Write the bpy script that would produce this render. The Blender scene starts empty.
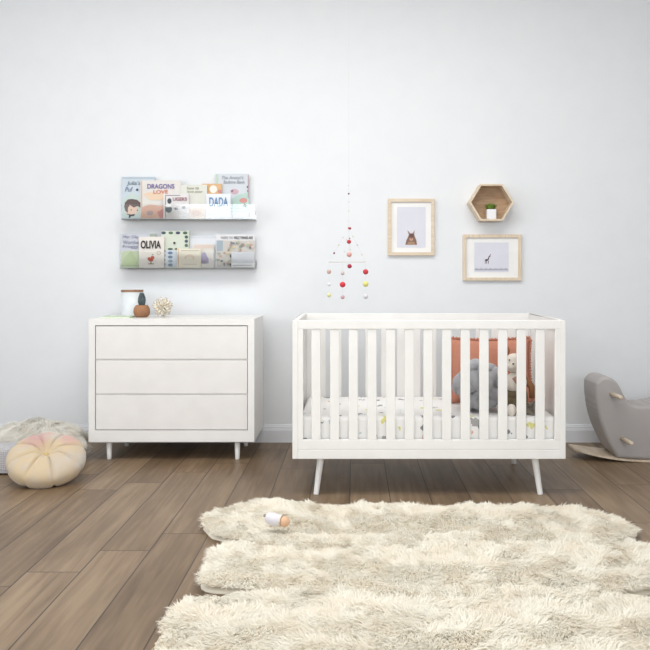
import bpy, bmesh, math, random
import numpy as np
from mathutils import Vector, Matrix
random.seed(7)
SC = bpy.context.scene
COL = SC.collection
F = 766.0; CX = 354.0; CY = 276.0; EYE = 1.12          # lens and eye height measured from the photograph

# ---------------------------------------------------------------- camera
cd = bpy.data.cameras.new('camera'); cam = bpy.data.objects.new('camera', cd); COL.objects.link(cam)
cam.location = (0, 0, EYE); cam.rotation_euler = (math.pi/2, 0, 0)
cd.sensor_width = 36; cd.lens = 36*F/650
cd.shift_x = -(CX-325)/650; cd.shift_y = -(325-CY)/650
cd.clip_start = .05
SC.camera = cam
SC.view_settings.view_transform = 'Standard'; SC.view_settings.look = 'None'
SC.view_settings.gamma = 1; SC.view_settings.use_curve_mapping = False
SC.view_settings.exposure = 0.36
# ---------------------------------------------------------------- light
w = bpy.data.worlds.new('world'); SC.world = w; w.use_nodes = True
w.node_tree.nodes['Background'].inputs[0].default_value = (.75, .85, 1, 1)
w.node_tree.nodes['Background'].inputs[1].default_value = .6
def area(name, loc, rot, sx, sy, e, c=(1, 1, 1)):
    l = bpy.data.lights.new(name, 'AREA'); l.shape = 'RECTANGLE'; l.size = sx; l.size_y = sy; l.energy = e; l.color = c
    o = bpy.data.objects.new(name, l); COL.objects.link(o); o.location = loc; o.rotation_euler = rot
    return o
WX0, WX1, WY0, WY1, HC = -3.6, 3.4, -2.6, 5.17, 3.3
# daylight through the two windows behind the camera and the window in the left wall; the ceiling panel is added fill
area('daylight_rear', (-2.05, WY0+.05, 2.12), (math.radians(90), 0, 0), 1.7, .95, 33, (.93, .97, 1))
area('daylight_rear_wide', (1.1, WY0+.05, 1.9), (math.radians(90), 0, 0), 2.2, 1.4, 60, (.93, .97, 1))
area('daylight_side', (WX0+.05, 2.3, 1.95), (math.radians(90), 0, math.radians(-90)), 2.2, 1.5, 30, (.93, .97, 1))
area('added_ceiling_fill', (-.3, 2.9, HC-.03), (0, 0, 0), 3.0, 1.4, 60, (1, .99, .97))  # unseen fill, added so the back wall dims towards the floor

# ---------------------------------------------------------------- helpers
def col(c):
    if isinstance(c, str):
        c = [int(c[i:i+2], 16)/255 for i in (0, 2, 4)]
        c = [x/12.92 if x <= .04045 else ((x+.055)/1.055)**2.4 for x in c]
    return (c[0], c[1], c[2], 1)
def mat(name, c, rough=.6, var=None, scale=8, bump=0, bscale=60, stretch=None, metal=0, sheen=0, spec=None):
    m = bpy.data.materials.new(name); m.use_nodes = True; n = m.node_tree.nodes; L = m.node_tree.links
    b = n['Principled BSDF']; b.inputs['Roughness'].default_value = rough; b.inputs['Metallic'].default_value = metal
    b.inputs['Base Color'].default_value = col(c)
    if spec is not None: b.inputs['Specular IOR Level'].default_value = spec
    if sheen: b.inputs['Sheen Weight'].default_value = sheen
    tc = n.new('ShaderNodeTexCoord'); mp = n.new('ShaderNodeMapping'); L.new(tc.outputs['Object'], mp.inputs[0])
    if stretch: mp.inputs['Scale'].default_value = stretch
    nz = n.new('ShaderNodeTexNoise'); nz.inputs['Scale'].default_value = scale; nz.inputs['Detail'].default_value = 4
    L.new(mp.outputs[0], nz.inputs['Vector'])
    if var is None: # a trace of unevenness everywhere
        a = col(c); var = tuple(x*.96 for x in a[:3])
    mx = n.new('ShaderNodeMix'); mx.data_type = 'RGBA'; mx.inputs[6].default_value = col(c); mx.inputs[7].default_value = col(var)
    rp = n.new('ShaderNodeValToRGB'); rp.color_ramp.elements[0].position = .35; rp.color_ramp.elements[1].position = .65
    L.new(nz.outputs[0], rp.inputs[0]); L.new(rp.outputs[0], mx.inputs[0]); L.new(mx.outputs[2], b.inputs['Base Color'])
    if bump:
        n2 = n.new('ShaderNodeTexNoise'); n2.inputs['Scale'].default_value = bscale; L.new(mp.outputs[0], n2.inputs['Vector'])
        bp = n.new('ShaderNodeBump'); bp.inputs['Strength'].default_value = bump; bp.inputs['Distance'].default_value = .01
        L.new(n2.outputs[0], bp.inputs['Height']); L.new(bp.outputs[0], b.inputs['Normal'])
    return m
def X(px, Y): return (px-CX)*Y/F
def Z(py, Y): return EYE-(py-CY)*Y/F
def YF(py, z=0.): return (EYE-z)*F/(py-CY)              # distance at which height z shows at row py

class MB:
    def __init__(s): s.v = []; s.f = []; s.m = []; s.mats = []
    def _m(s, m):
        if m is None: return 0
        if m not in s.mats: s.mats.append(m)
        return s.mats.index(m)
    def add(s, vs, fs, m=None):
        k = len(s.v); i = s._m(m); s.v += [tuple(p) for p in vs]
        for f in fs: s.f.append(tuple(k+j for j in f)); s.m.append(i)
        return s
    def box(s, x0, x1, y0, y1, z0, z1, m=None, R=None):
        vs = [Vector((x, y, z)) for z in (z0, z1) for y in (y0, y1) for x in (x0, x1)]
        if R is not None: vs = [R @ v for v in vs]
        return s.add(vs, [(0, 2, 3, 1), (4, 5, 7, 6), (0, 1, 5, 4), (2, 6, 7, 3), (0, 4, 6, 2), (1, 3, 7, 5)], m)
    def tube(s, pts, r, n=12, m=None, closed=False, cap=True):
        P = [Vector(p) for p in pts]; N = len(P)
        R = r if isinstance(r, (list, tuple)) else [r]*N
        ref = None; vs = []
        for i, p in enumerate(P):
            if closed: t = P[(i+1) % N]-P[i-1]
            else: t = P[min(i+1, N-1)]-P[max(i-1, 0)]
            t.normalize()
            if ref is None: ref = t.orthogonal().normalized()
            ref = (ref-t*ref.dot(t)).normalized(); b = t.cross(ref)
            for k in range(n):
                a = 2*math.pi*k/n; vs.append(p+(ref*math.cos(a)+b*math.sin(a))*R[i])
        fs = []
        for i in range(N if closed else N-1):
            j = (i+1) % N; off = 0
            if closed and j == 0: # match the seam
                off = min(range(n), key=lambda q: (vs[(N-1)*n]-(vs[q]-P[0]+P[N-1])).length)
            for k in range(n): fs.append((i*n+k, i*n+(k+1) % n, j*n+(k+1+off) % n, j*n+(k+off) % n))
        if not closed and cap: fs += [tuple(range(n-1, -1, -1)), tuple((N-1)*n+k for k in range(n))]
        return s.add(vs, fs, m)
    def lathe(s, prof, c=(0, 0, 0), n=32, m=None, T=None):
        vs = []; fs = []
        for r, z in prof:
            for k in range(n):
                a = 2*math.pi*k/n; vs.append(Vector((r*math.cos(a), r*math.sin(a), z)))
        for i in range(len(prof)-1):
            for k in range(n): fs.append((i*n+k, i*n+(k+1) % n, (i+1)*n+(k+1) % n, (i+1)*n+k))
        fs += [tuple(range(n-1, -1, -1)), tuple((len(prof)-1)*n+k for k in range(n))]
        if T is not None: vs = [T @ v for v in vs]
        vs = [v+Vector(c) for v in vs]
        return s.add(vs, fs, m)
    def ball(s, c, r, m=None, n=16, R=None, f=None):
        r = (r, r, r) if not isinstance(r, (tuple, list)) else r
        vs = []; fs = []; h = n//2
        for i in range(h+1):
            th = math.pi*i/h
            for k in range(n):
                a = 2*math.pi*k/n; d = Vector((math.sin(th)*math.cos(a), math.sin(th)*math.sin(a), math.cos(th)))
                q = f(d) if f else 1
                p = Vector((d.x*r[0]*q, d.y*r[1]*q, d.z*r[2]*q))
                if R is not None: p = R @ p
                vs.append(p+Vector(c))
        for i in range(h):
            for k in range(n): fs.append((i*n+k, (i+1)*n+k, (i+1)*n+(k+1) % n, i*n+(k+1) % n))
        return s.add(vs, fs, m)
    def prism(s, pts, y0, y1, m=None):                    # (x,z) outline extruded along y
        n = len(pts)
        vs = [(x, y0, z) for x, z in pts]+[(x, y1, z) for x, z in pts]
        fs = [tuple(range(n)), tuple(range(2*n-1, n-1, -1))]+[(i, n+i, n+(i+1) % n, (i+1) % n) for i in range(n)]
        return s.add(vs, fs, m)
    def poly(s, pts, y, m=None):
        return s.prism(pts, y-.0006, y+.0004, m)
    def disc(s, x, z, r, y, m=None, n=16, rz=None):
        return s.poly([(x+r*math.cos(2*math.pi*k/n), z+(rz or r)*math.sin(2*math.pi*k/n)) for k in range(n)], y, m)
    def build(s, name, m=None, parent=None, loc=None, smooth=False, bevel=0, seg=2, sub=0, rot=None, weld=True):
        me = bpy.data.meshes.new(name); me.from_pydata(s.v, [], s.f)
        if weld:
            bm = bmesh.new(); bm.from_mesh(me); bmesh.ops.remove_doubles(bm, verts=bm.verts, dist=1e-6)
            bmesh.ops.recalc_face_normals(bm, faces=bm.faces); bm.to_mesh(me); bm.free()
        ms = [m] if m is not None else s.mats
        if m is None and not s.mats: raise RuntimeError(name)
        for q in ms: me.materials.append(q)
        if m is None and len(me.polygons) == len(s.m): me.polygons.foreach_set('material_index', s.m)
        me.polygons.foreach_set('use_smooth', [smooth]*len(me.polygons)); me.update()
        o = bpy.data.objects.new(name, me); COL.objects.link(o)
        if parent: o.parent = parent
        if loc: o.location = loc
        if rot: o.rotation_euler = rot
        if bevel:
            b = o.modifiers.new('bevel', 'BEVEL'); b.width = bevel; b.segments = seg; b.limit_method = 'ANGLE'; b.angle_limit = math.radians(35)
            b.harden_normals = False
            if smooth is False: me.polygons.foreach_set('use_smooth', [False]*len(me.polygons))
        if sub:
            q = o.modifiers.new('sub', 'SUBSURF'); q.levels = sub; q.render_levels = sub
        return o
def tag(o, label=None, cat=None, group=None, kind=None):
    if label: o['label'] = label
    if cat: o['category'] = cat
    if group: o['group'] = group
    if kind: o['kind'] = kind
    return o
def thing(name, label, cat, loc, rotz=0, group=None, rot=None):
    o = bpy.data.objects.new(name, None); COL.objects.link(o); o.location = loc
    o.rotation_euler = rot if rot else (0, 0, rotz); o.empty_display_size = .05
    return tag(o, label, cat, group)
def copy_tree(o, parent=None):
    c = o.copy(); COL.objects.link(c)
    if parent: c.parent = parent
    for ch in [x for x in bpy.data.objects if x.parent == o]: copy_tree(ch, c)
    return c
def text(s, x0, x1, z0, z1, y, m, parent, name='title', shear=0, weight=0):
    cu = bpy.data.curves.new('t', 'FONT'); cu.body = s; cu.shear = shear; cu.offset = weight; cu.extrude = .001
    to = bpy.data.objects.new('t', cu); COL.objects.link(to)
    me = bpy.data.meshes.new_from_object(to); bpy.data.objects.remove(to); bpy.data.curves.remove(cu)
    vs = [v.co.copy() for v in me.vertices]
    a0 = min(v.x for v in vs); a1 = max(v.x for v in vs); b0 = min(v.y for v in vs); b1 = max(v.y for v in vs)
    for v in me.vertices:
        c = v.co; v.co = (x0+(c.x-a0)/(a1-a0)*(x1-x0), y-(.0008 if c.z > 0 else 0), z0+(c.y-b0)/(b1-b0)*(z1-z0))
    me.name = name; me.materials.clear(); me.materials.append(m)
    o = bpy.data.objects.new(name, me); COL.objects.link(o); o.parent = parent
    return o

# ---------------------------------------------------------------- materials
def floor_mat():
    m = bpy.data.materials.new('oak_planks'); m.use_nodes = True; n = m.node_tree.nodes; L = m.node_tree.links; b = n['Principled BSDF']
    tc = n.new('ShaderNodeTexCoord'); sp = n.new('ShaderNodeSeparateXYZ'); L.new(tc.outputs['Object'], sp.inputs[0])
    def math_(op, a, v=None, b2=None):
        q = n.new('ShaderNodeMath'); q.operation = op; L.new(a, q.inputs[0])
        if b2 is not None: L.new(b2, q.inputs[1])
        elif v is not None: q.inputs[1].default_value = v
        return q.outputs[0]
    # plank index across x, random shift of the end joints along y
    xx = math_('ADD', sp.outputs[0], .021+20.3); xs = math_('DIVIDE', xx, .203); idx = math_('FLOOR', xs); fx = math_('FRACT', xs)
    wn = n.new('ShaderNodeTexWhiteNoise'); wn.noise_dimensions = '1D'; L.new(idx, wn.inputs['W'])
    yy = math_('ADD', sp.outputs[1], 30); ys = math_('DIVIDE', yy, 1.25); ysh = math_('ADD', ys, b2=wn.outputs['Value']); iy = math_('FLOOR', ysh); fy = math_('FRACT', ysh)
    cmb = n.new('ShaderNodeCombineXYZ'); L.new(idx, cmb.inputs[0]); L.new(iy, cmb.inputs[1])
    wn2 = n.new('ShaderNodeTexWhiteNoise'); wn2.noise_dimensions = '2D'; L.new(cmb.outputs[0], wn2.inputs['Vector'])
    # seams
    ex = math_('MINIMUM', fx, b2=math_('SUBTRACT', math_('MULTIPLY', fx, -1), -1)); ex = math_('MULTIPLY', ex, .203)
    ey = math_('MINIMUM', fy, b2=math_('SUBTRACT', math_('MULTIPLY', fy, -1), -1)); ey = math_('MULTIPLY', ey, 1.25)
    e = math_('MINIMUM', ex, b2=ey); seam = math_('LESS_THAN', e, .0024)
    # grain: long noise along y, offset per plank
    mp = n.new('ShaderNodeMapping'); mp.inputs['Scale'].default_value = (34, 2.2, 1); L.new(tc.outputs['Object'], mp.inputs[0])
    off = n.new('ShaderNodeVectorMath'); off.operation = 'MULTIPLY_ADD'; L.new(cmb.outputs[0], off.inputs[0]); off.inputs[1].default_value = (7.3, 3.1, 0); L.new(mp.outputs[0], off.inputs[2])
    g = n.new('ShaderNodeTexNoise'); g.inputs['Scale'].default_value = 1; g.inputs['Detail'].default_value = 7; g.inputs['Distortion'].default_value = .6; L.new(off.outputs[0], g.inputs['Vector'])
    mp2 = n.new('ShaderNodeMapping'); mp2.inputs['Scale'].default_value = (6, 1.5, 1); L.new(tc.outputs['Object'], mp2.inputs[0])
    off2 = n.new('ShaderNodeVectorMath'); off2.operation = 'MULTIPLY_ADD'; L.new(cmb.outputs[0], off2.inputs[0]); off2.inputs[1].default_value = (3.3, 5.1, 0); L.new(mp2.outputs[0], off2.inputs[2])
    g2 = n.new('ShaderNodeTexNoise'); g2.inputs['Scale'].default_value = 1; g2.inputs['Detail'].default_value = 5; L.new(off2.outputs[0], g2.inputs['Vector'])
    r = n.new('ShaderNodeValToRGB'); el = r.color_ramp.elements
    el[0].position = .3; el[0].color = col('5A4734'); el[1].position = .7; el[1].color = col('968066')
    e3 = el.new(.5); e3.color = col('79644D')
    mixv = math_('ADD', math_('MULTIPLY', g.outputs[0], .45), b2=math_('MULTIPLY', g2.outputs[0], .4))
    mixv = math_('ADD', mixv, b2=math_('MULTIPLY', wn2.outputs['Value'], .16)); L.new(mixv, r.inputs[0])
    mx = n.new('ShaderNodeMix'); mx.data_type = 'RGBA'; L.new(seam, mx.inputs[0]); L.new(r.outputs[0], mx.inputs[6]); mx.inputs[7].default_value = col('352A23')
    L.new(mx.outputs[2], b.inputs['Base Color'])
    b.inputs['Roughness'].default_value = .42
    bp = n.new('ShaderNodeBump'); bp.inputs['Strength'].default_value = .25; bp.inputs['Distance'].default_value = .004
    hh = math_('SUBTRACT', math_('MULTIPLY', g.outputs[0], .3), b2=seam); L.new(hh, bp.inputs['Height']); L.new(bp.outputs[0], b.inputs['Normal'])
    return m
def sheet_mat():
    m = mat('printed_sheet', 'F2F0EE', .85, bump=.08, bscale=300); n = m.node_tree.nodes; L = m.node_tree.links; b = n['Principled BSDF']
    tc = n.new('ShaderNodeTexCoord'); nz = n.new('ShaderNodeTexNoise'); nz.inputs['Scale'].default_value = 28
    L.new(tc.outputs['Object'], nz.inputs['Vector'])
    ad = n.new('ShaderNodeVectorMath'); ad.operation = 'MULTIPLY_ADD'; L.new(nz.outputs['Color'], ad.inputs[0]); ad.inputs[1].default_value = (.07, .07, .07); L.new(tc.outputs['Object'], ad.inputs[2])
    v = n.new('ShaderNodeTexVoronoi'); v.inputs['Scale'].default_value = 13.5; v.inputs['Randomness'].default_value = .8; L.new(ad.outputs[0], v.inputs['Vector'])
    lt = n.new('ShaderNodeMath'); lt.operation = 'LESS_THAN'; L.new(v.outputs['Distance'], lt.inputs[0]); lt.inputs[1].default_value = .30
    sx = n.new('ShaderNodeSeparateXYZ'); L.new(v.outputs['Color'], sx.inputs[0])
    r = n.new('ShaderNodeValToRGB'); r.color_ramp.interpolation = 'CONSTANT'; el = r.color_ramp.elements
    el[0].position = 0; el[0].color = col('8E8F92'); el[1].position = .35; el[1].color = col('E9B7A4')
    for p, c in ((.5, 'DCD88A'), (.68, 'A9A7A6'), (.82, 'BFD6DC'), (.92, '6C6A6C')): q = el.new(p); q.color = col(c)
    L.new(sx.outputs[0], r.inputs[0])
    mx = n.new('ShaderNodeMix'); mx.data_type = 'RGBA'; L.new(lt.outputs[0], mx.inputs[0]); mx.inputs[6].default_value = col('F2F0EE'); L.new(r.outputs[0], mx.inputs[7])
    L.new(mx.outputs[2], b.inputs['Base Color'])
    return m
def acrylic_mat():
    m = bpy.data.materials.new('clear_acrylic'); m.use_nodes = True; n = m.node_tree.nodes; L = m.node_tree.links; n.remove(n['Principled BSDF'])
    t = n.new('ShaderNodeBsdfTransparent'); t.inputs[0].default_value = (.985, .99, .99, 1); g = n.new('ShaderNodeBsdfGlossy'); g.inputs['Roughness'].default_value = .08
    f = n.new('ShaderNodeFresnel'); f.inputs[0].default_value = 1.49; mx = n.new('ShaderNodeMixShader')
    L.new(f.outputs[0], mx.inputs[0]); L.new(t.outputs[0], mx.inputs[1]); L.new(g.outputs[0], mx.inputs[2]); L.new(mx.outputs[0], n['Material Output'].inputs[0])
    return m
def tiedye_mat():
    m = mat('tie_dye_velvet', 'D9C89E', .8, bump=.12, bscale=40, sheen=.3); n = m.node_tree.nodes; L = m.node_tree.links; b = n['Principled BSDF']
    tc = n.new('ShaderNodeTexCoord'); nz = n.new('ShaderNodeTexNoise'); nz.inputs['Scale'].default_value = 7; nz.inputs['Detail'].default_value = 3
    L.new(tc.outputs['Object'], nz.inputs['Vector'])
    r = n.new('ShaderNodeValToRGB'); el = r.color_ramp.elements; el[0].position = .32; el[0].color = col('C6B6A2'); el[1].position = .68; el[1].color = col('C4BBAE')
    q = el.new(.46); q.color = col('CCB795'); q = el.new(.56); q.color = col('C8B69E')
    L.new(nz.outputs[0], r.inputs[0])
    # two rose dyed patches near the upper rim
    prev = r.outputs[0]
    for (px, py, pz, rad, c) in ((-.05, .115, .05, .07, 'C09490'), (.11, .105, .05, .06, 'C9A097'), (.005, .15, .05, .05, 'CBAA9E')):
        d = n.new('ShaderNodeVectorMath'); d.operation = 'DISTANCE'; L.new(tc.outputs['Object'], d.inputs[0]); d.inputs[1].default_value = (px, py, pz)
        a = n.new('ShaderNodeMath'); a.operation = 'MULTIPLY_ADD'; L.new(nz.outputs[0], a.inputs[0]); a.inputs[1].default_value = .12; L.new(d.outputs['Value'], a.inputs[2])
        mr = n.new('ShaderNodeMapRange'); L.new(a.outputs[0], mr.inputs[0]); mr.inputs[1].default_value = rad+.035; mr.inputs[2].default_value = rad+.085; mr.inputs[3].default_value = .85; mr.inputs[4].default_value = 0
        mx = n.new('ShaderNodeMix'); mx.data_type = 'RGBA'; L.new(mr.outputs[0], mx.inputs[0]); L.new(prev, mx.inputs[6]); mx.inputs[7].default_value = col(c); prev = mx.outputs[2]
    L.new(prev, b.inputs['Base Color'])
    return m
def weave_mat(name, c1, c2, scale, rough=.9, bump=.5):
    m = mat(name, c1, rough); n = m.node_tree.nodes; L = m.node_tree.links; b = n['Principled BSDF']
    tc = n.new('ShaderNodeTexCoord'); mp = n.new('ShaderNodeMapping'); mp.inputs['Rotation'].default_value = (0, 0, 0); L.new(tc.outputs['Object'], mp.inputs[0])
    outs = []
    for ax in ('X', 'Z'):
        wv = n.new('ShaderNodeTexWave'); wv.bands_direction = ax; wv.inputs['Scale'].default_value = scale; wv.inputs['Distortion'].default_value = 1.5; wv.inputs['Detail Scale'].default_value = 2
        L.new(mp.outputs[0], wv.inputs['Vector']); outs.append(wv.outputs['Fac'])
    mu = n.new('ShaderNodeMath'); mu.operation = 'MULTIPLY'; L.new(outs[0], mu.inputs[0]); L.new(outs[1], mu.inputs[1])
    nz = n.new('ShaderNodeTexNoise'); nz.inputs['Scale'].default_value = 5; L.new(tc.outputs['Object'], nz.inputs['Vector'])
    ad = n.new('ShaderNodeMath'); ad.operation = 'MULTIPLY_ADD'; L.new(nz.outputs[0], ad.inputs[0]); ad.inputs[1].default_value = .5; L.new(mu.outputs[0], ad.inputs[2])
    mx = n.new('ShaderNodeMix'); mx.data_type = 'RGBA'; L.new(ad.outputs[0], mx.inputs[0]); mx.inputs[6].default_value = col(c2); mx.inputs[7].default_value = col(c1); L.new(mx.outputs[2], b.inputs['Base Color'])
    bp = n.new('ShaderNodeBump'); bp.inputs['Strength'].default_value = bump; bp.inputs['Distance'].default_value = .003; L.new(mu.outputs[0], bp.inputs['Height']); L.new(bp.outputs[0], b.inputs['Normal'])
    return m

M_wall = mat('wall_paint', 'E9EBED', .9, var='E7E9EC', bump=.01, bscale=200)
M_ceil = mat('ceiling_paint', 'F4F4F2', .9)
M_trim = mat('trim_paint', 'E6E8EC', .5)
M_white = mat('white_lacquer', 'F1EFEC', .42)
M_white2 = mat('white_lacquer_drawer', 'EEEBE8', .42)
M_wood = mat('pale_ash_wood', 'E2D2BD', .55, var='D6C2A8', scale=3, stretch=(2, 2, 22))
M_woodh = mat('pale_ash_wood_level', 'E2D2BD', .55, var='D6C2A8', scale=3, stretch=(22, 2, 2))
M_beech = mat('pale_beech', 'DCCDB9', .5, var='CDBBA3', scale=4, stretch=(10, 2, 2))
M_shelfback = mat('oak_shelf_back', 'C3A383', .6, var='AF8E6D', scale=4, stretch=(3, 2, 16))
M_mat = mat('mat_board', 'F3F2F0', .9)
M_print = mat('print_paper', 'DEDEE8', .8)
M_page = mat('book_pages', 'F2EEE4', .9)
def fur_mat(name, c, v):
    m = mat(name, c, .8, var=v, scale=9); n = m.node_tree.nodes; L = m.node_tree.links; b = n['Principled BSDF']; src = b.inputs['Base Color'].links[0].from_socket
    t = n.new('ShaderNodeBsdfTranslucent'); L.new(src, t.inputs[0]); mx = n.new('ShaderNodeMixShader'); mx.inputs[0].default_value = .42
    L.new(b.outputs[0], mx.inputs[1]); L.new(t.outputs[0], mx.inputs[2]); L.new(mx.outputs[0], n['Material Output'].inputs[0])
    return m
M_fur = fur_mat('sheepskin_fur', 'FFFCF3', 'FCF6E9')
M_furbase = mat('sheepskin_hide', 'F2E9D8', .9)
M_grey = weave_mat('grey_linen', 'BAB5B3', 'A5A09E', 60, bump=.25)
M_knit = weave_mat('grey_knit', 'D2D0D1', 'A9A7AA', 30, bump=1)
_mc = {}
def mc(c, rough=.7):
    if (c, rough) not in _mc: _mc[(c, rough)] = mat('tint_'+c.lower(), c, rough)
    return _mc[(c, rough)]

# ---------------------------------------------------------------- room
def struct(o): o['kind'] = 'structure'; return o
T = .12
struct(MB().box(WX0, WX1, WY0, WY1, -.1, 0).build('floor', floor_mat()))
struct(MB().box(WX0, WX1, WY0, WY1, HC, HC+.1).build('ceiling', M_ceil))
struct(MB().box(WX0-T, WX1+T, WY1, WY1+T, 0, HC).build('wall_back', M_wall))
struct(MB().box(WX1, WX1+T, WY0, WY1, 0, HC).build('wall_right', M_wall))
lw = MB(); y0, y1, z0, z1 = 1.2, 3.4, 1.2, 2.7
lw.box(WX0-T, WX0, WY0, y0, 0, HC); lw.box(WX0-T, WX0, y1, WY1, 0, HC); lw.box(WX0-T, WX0, y0, y1, 0, z0); lw.box(WX0-T, WX0, y0, y1, z1, HC)
struct(lw.build('wall_left', M_wall))
fw = MB(); ws = [(-2.9, -1.2, 1.65, 2.6), (0, 2.2, 1.2, 2.6)]
xs = [WX0-T, -2.9, -1.2, 0, 2.2, WX1+T]
for a, b in ((0, 1), (2, 3), (4, 5)): fw.box(xs[a], xs[b], WY0-T, WY0, 0, HC)
for a, b, c, d in ws: fw.box(a, b, WY0-T, WY0, 0, c); fw.box(a, b, WY0-T, WY0, d, HC)
struct(fw.build('wall_front', M_wall))
def window(name, axis, a, b, c, d, at):
    q = MB(); s = .05
    def bx(u0, u1, v0, v1, t0=-.08, t1=-.02):
        if axis == 'x': q.box(u0, u1, at+t0, at+t1, v0, v1)
        else: q.box(at+t0, at+t1, u0, u1, v0, v1)
    bx(a, a+s, c, d); bx(b-s, b, c, d); bx(a+s, b-s, c, c+s); bx(a+s, b-s, d-s, d); bx((a+b)/2-.02, (a+b)/2+.02, c+s, d-s)
    w_ = struct(q.build(name, M_trim))
    p = MB()
    if axis == 'x': p.box(a+s, b-s, at-.056, at-.05, c+s, d-s)
    else: p.box(at-.056, at-.05, a+s, b-s, c+s, d-s)
    p.build('pane', acrylic, w_)
acrylic = acrylic_mat()
window('window_1', 'x', *ws[0], WY0); window('window_2', 'x', *ws[1], WY0); window('window_3', 'y', y0, y1, z0, z1, WX0)
pf = MB(); pf.box(-1.85, 1.25, 2.15, 3.65, HC-.02, HC-.001); struct(pf.build('added_panel_trim', M_trim))  # added panel behind the ceiling fill, out of view
def baseboard(name, p0, p1):                               # moulded profile swept along one wall
    prof = [(0, 0), (.018, 0), (.018, .082), (.0145, .0865), (.0145, .092), (.012, .096), (.012, .104), (.007, .112), (.007, .116), (0, .118)]
    p0 = Vector(p0); p1 = Vector(p1); d = (p1-p0).normalized(); nrm = Vector((-d.y, d.x, 0)); vs = []
    for p in (p0, p1):
        for t, z in prof: vs.append(p+nrm*t+Vector((0, 0, z)))
    n = len(prof); fs = [(i, (i+1) % n, n+(i+1) % n, n+i) for i in range(n)]+[tuple(range(n)), tuple(range(2*n-1, n-1, -1))]
    struct(MB().add(vs, fs).build(name, M_trim))
baseboard('baseboard_back', (WX1, WY1, 0), (WX0, WY1, 0))
baseboard('baseboard_left', (WX0, WY1, 0), (WX0, WY0, 0))
baseboard('baseboard_right', (WX1, WY0, 0), (WX1, WY1, 0))

# ---------------------------------------------------------------- dresser
DY = 4.64; DX0 = X(88.5, DY); DX1 = X(254.2, DY); DW = DX1-DX0; DZ0 = .1145; DZ1 = .86; DD = .47
dr = thing('dresser', 'wide white three-drawer dresser on short round legs against the wall', 'dresser', ((DX0+DX1)/2, DY+DD/2, 0))
h = DW/2; d2 = DD/2; q = MB(); st = .039
q.box(-h, h, -d2, d2, DZ1-st, DZ1); q.box(-h, -h+st, -d2, d2, DZ0, DZ1-st); q.box(h-st, h, -d2, d2, DZ0, DZ1-st)
q.box(-h+st, h-st, -d2, d2, DZ0, Z(430.5, DY)); q.box(-h+st, h-st, d2-.01, d2, Z(430.5, DY), DZ1-st)
for py in (359.9, 394.7): q.box(-h+st, h-st, -d2+.008, -d2+.0085, Z(py+.45, DY), Z(py-.45, DY))
q.build('body', M_white, dr, bevel=.0025)
for a, b in ((326.3, 359.2), (360.6, 394.0), (395.4, 429.8)):
    k = MB(); zt = Z(a, DY); zb = Z(b, DY)
    k.box(-h+st+.004, h-st-.004, -d2+.003, -d2+.02, zb, zt)                      # front board
    k.box(-h+st+.007, h-st-.007, -d2+.009, d2-.03, zb+.002, zt-.002)                   # box behind it
    k.build('drawer', M_white2, dr, bevel=.0025)
for px, yy in ((109.3, -d2+.045), (237.4, -d2+.045), (109.3, d2-.06), (237.4, d2-.06)):
    lx = X(px, 4.685)-(DX0+DX1)/2
    k = MB(); k.lathe([(.0125, 0), (.0135, .004), (.0175, DZ0)], (lx, yy, 0), 24); k.build('leg', M_white, dr, smooth=True)

# ---------------------------------------------------------------- crib
KY = 3.885; KX0 = X(292.4, KY); KX1 = X(565.7, KY); KW = KX1-KX0; KD = .735; KZ0 = .192; KZ1 = .895; KC = (KX0+KX1)/2
cr = thing('crib', 'white slatted baby crib on four splayed legs', 'crib', (KC, KY+KD/2, 0))
h = KW/2; d2 = KD/2; pt = .027
for s in (-1, 1):
    k = MB(); x0, x1 = sorted((s*h, s*(h-pt)))
    k.box(x0, x1, -d2, -d2+.06, KZ0, KZ1); k.box(x0, x1, d2-.06, d2, KZ0, KZ1)
    k.box(x0, x1, -d2+.06, d2-.06, KZ1-.06, KZ1); k.box(x0, x1, -d2+.06, d2-.06, KZ0, KZ0+.07)
    k.box(x0+.006, x1-.006, -d2+.06, d2-.06, KZ0+.07, KZ1-.06)
    k.build('end_panel', M_white, cr, bevel=.002)
for s in (-1, 1):                                           # front and back sides
    ya, yb = sorted((s*d2, s*(d2-.028)))
    k = MB(); k.box(-h+pt, h-pt, ya, yb, KZ1-.044, KZ1); k.build('top_rail', M_white, cr, bevel=.002)
    k = MB(); k.box(-h+pt, h-pt, ya, yb, KZ0, KZ0+.044); k.box(-h+pt, h-pt, ya+.004, yb-.004, KZ0+.044, KZ0+.048); k.box(-h+pt, h-pt, ya+.0015, yb-.0015, KZ0+.048, KZ0+.096)
    k.build('bottom_rail', M_white, cr, bevel=.0015)
    for x0 in (-h+pt, h-pt-.027):
        k = MB(); k.box(x0, x0+.027, ya+.001, yb-.001, KZ0+.096, KZ1-.044); k.build('stile', M_white, cr, bevel=.002)
    for i in range(13):
        px = 311.3+18.72*i; x0 = X(px, KY)-KC
        k = MB(); k.box(x0, x0+.0467, ya+.004, yb-.004, KZ0+.096, KZ1-.044); k.build('slat', M_white, cr, bevel=.003)
k = MB(); k.box(-h+pt, h-pt, -d2+.03, d2-.03, .245, .268); k.build('mattress_support', M_white, cr)
for sx in (-1, 1):
    for sy in (-1, 1):
        xt = sx*(h-.118 if sx > 0 else h-.134); xb = sx*(h-.103 if sx < 0 else h-.112)
        xt = sx*(h-.142); xb = sx*(h-.118)
        k = MB(); k.tube([(xb, sy*(d2-.045), 0), (xt, sy*(d2-.075), KZ0+.004)], [.0135, .0185], 20)
        k.box(xt-.05, xt+.05, sy*(d2-.075)-.04, sy*(d2-.075)+.04, KZ0, KZ0+.012)
        k.build('leg', M_white, cr, smooth=False, bevel=0)
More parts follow.
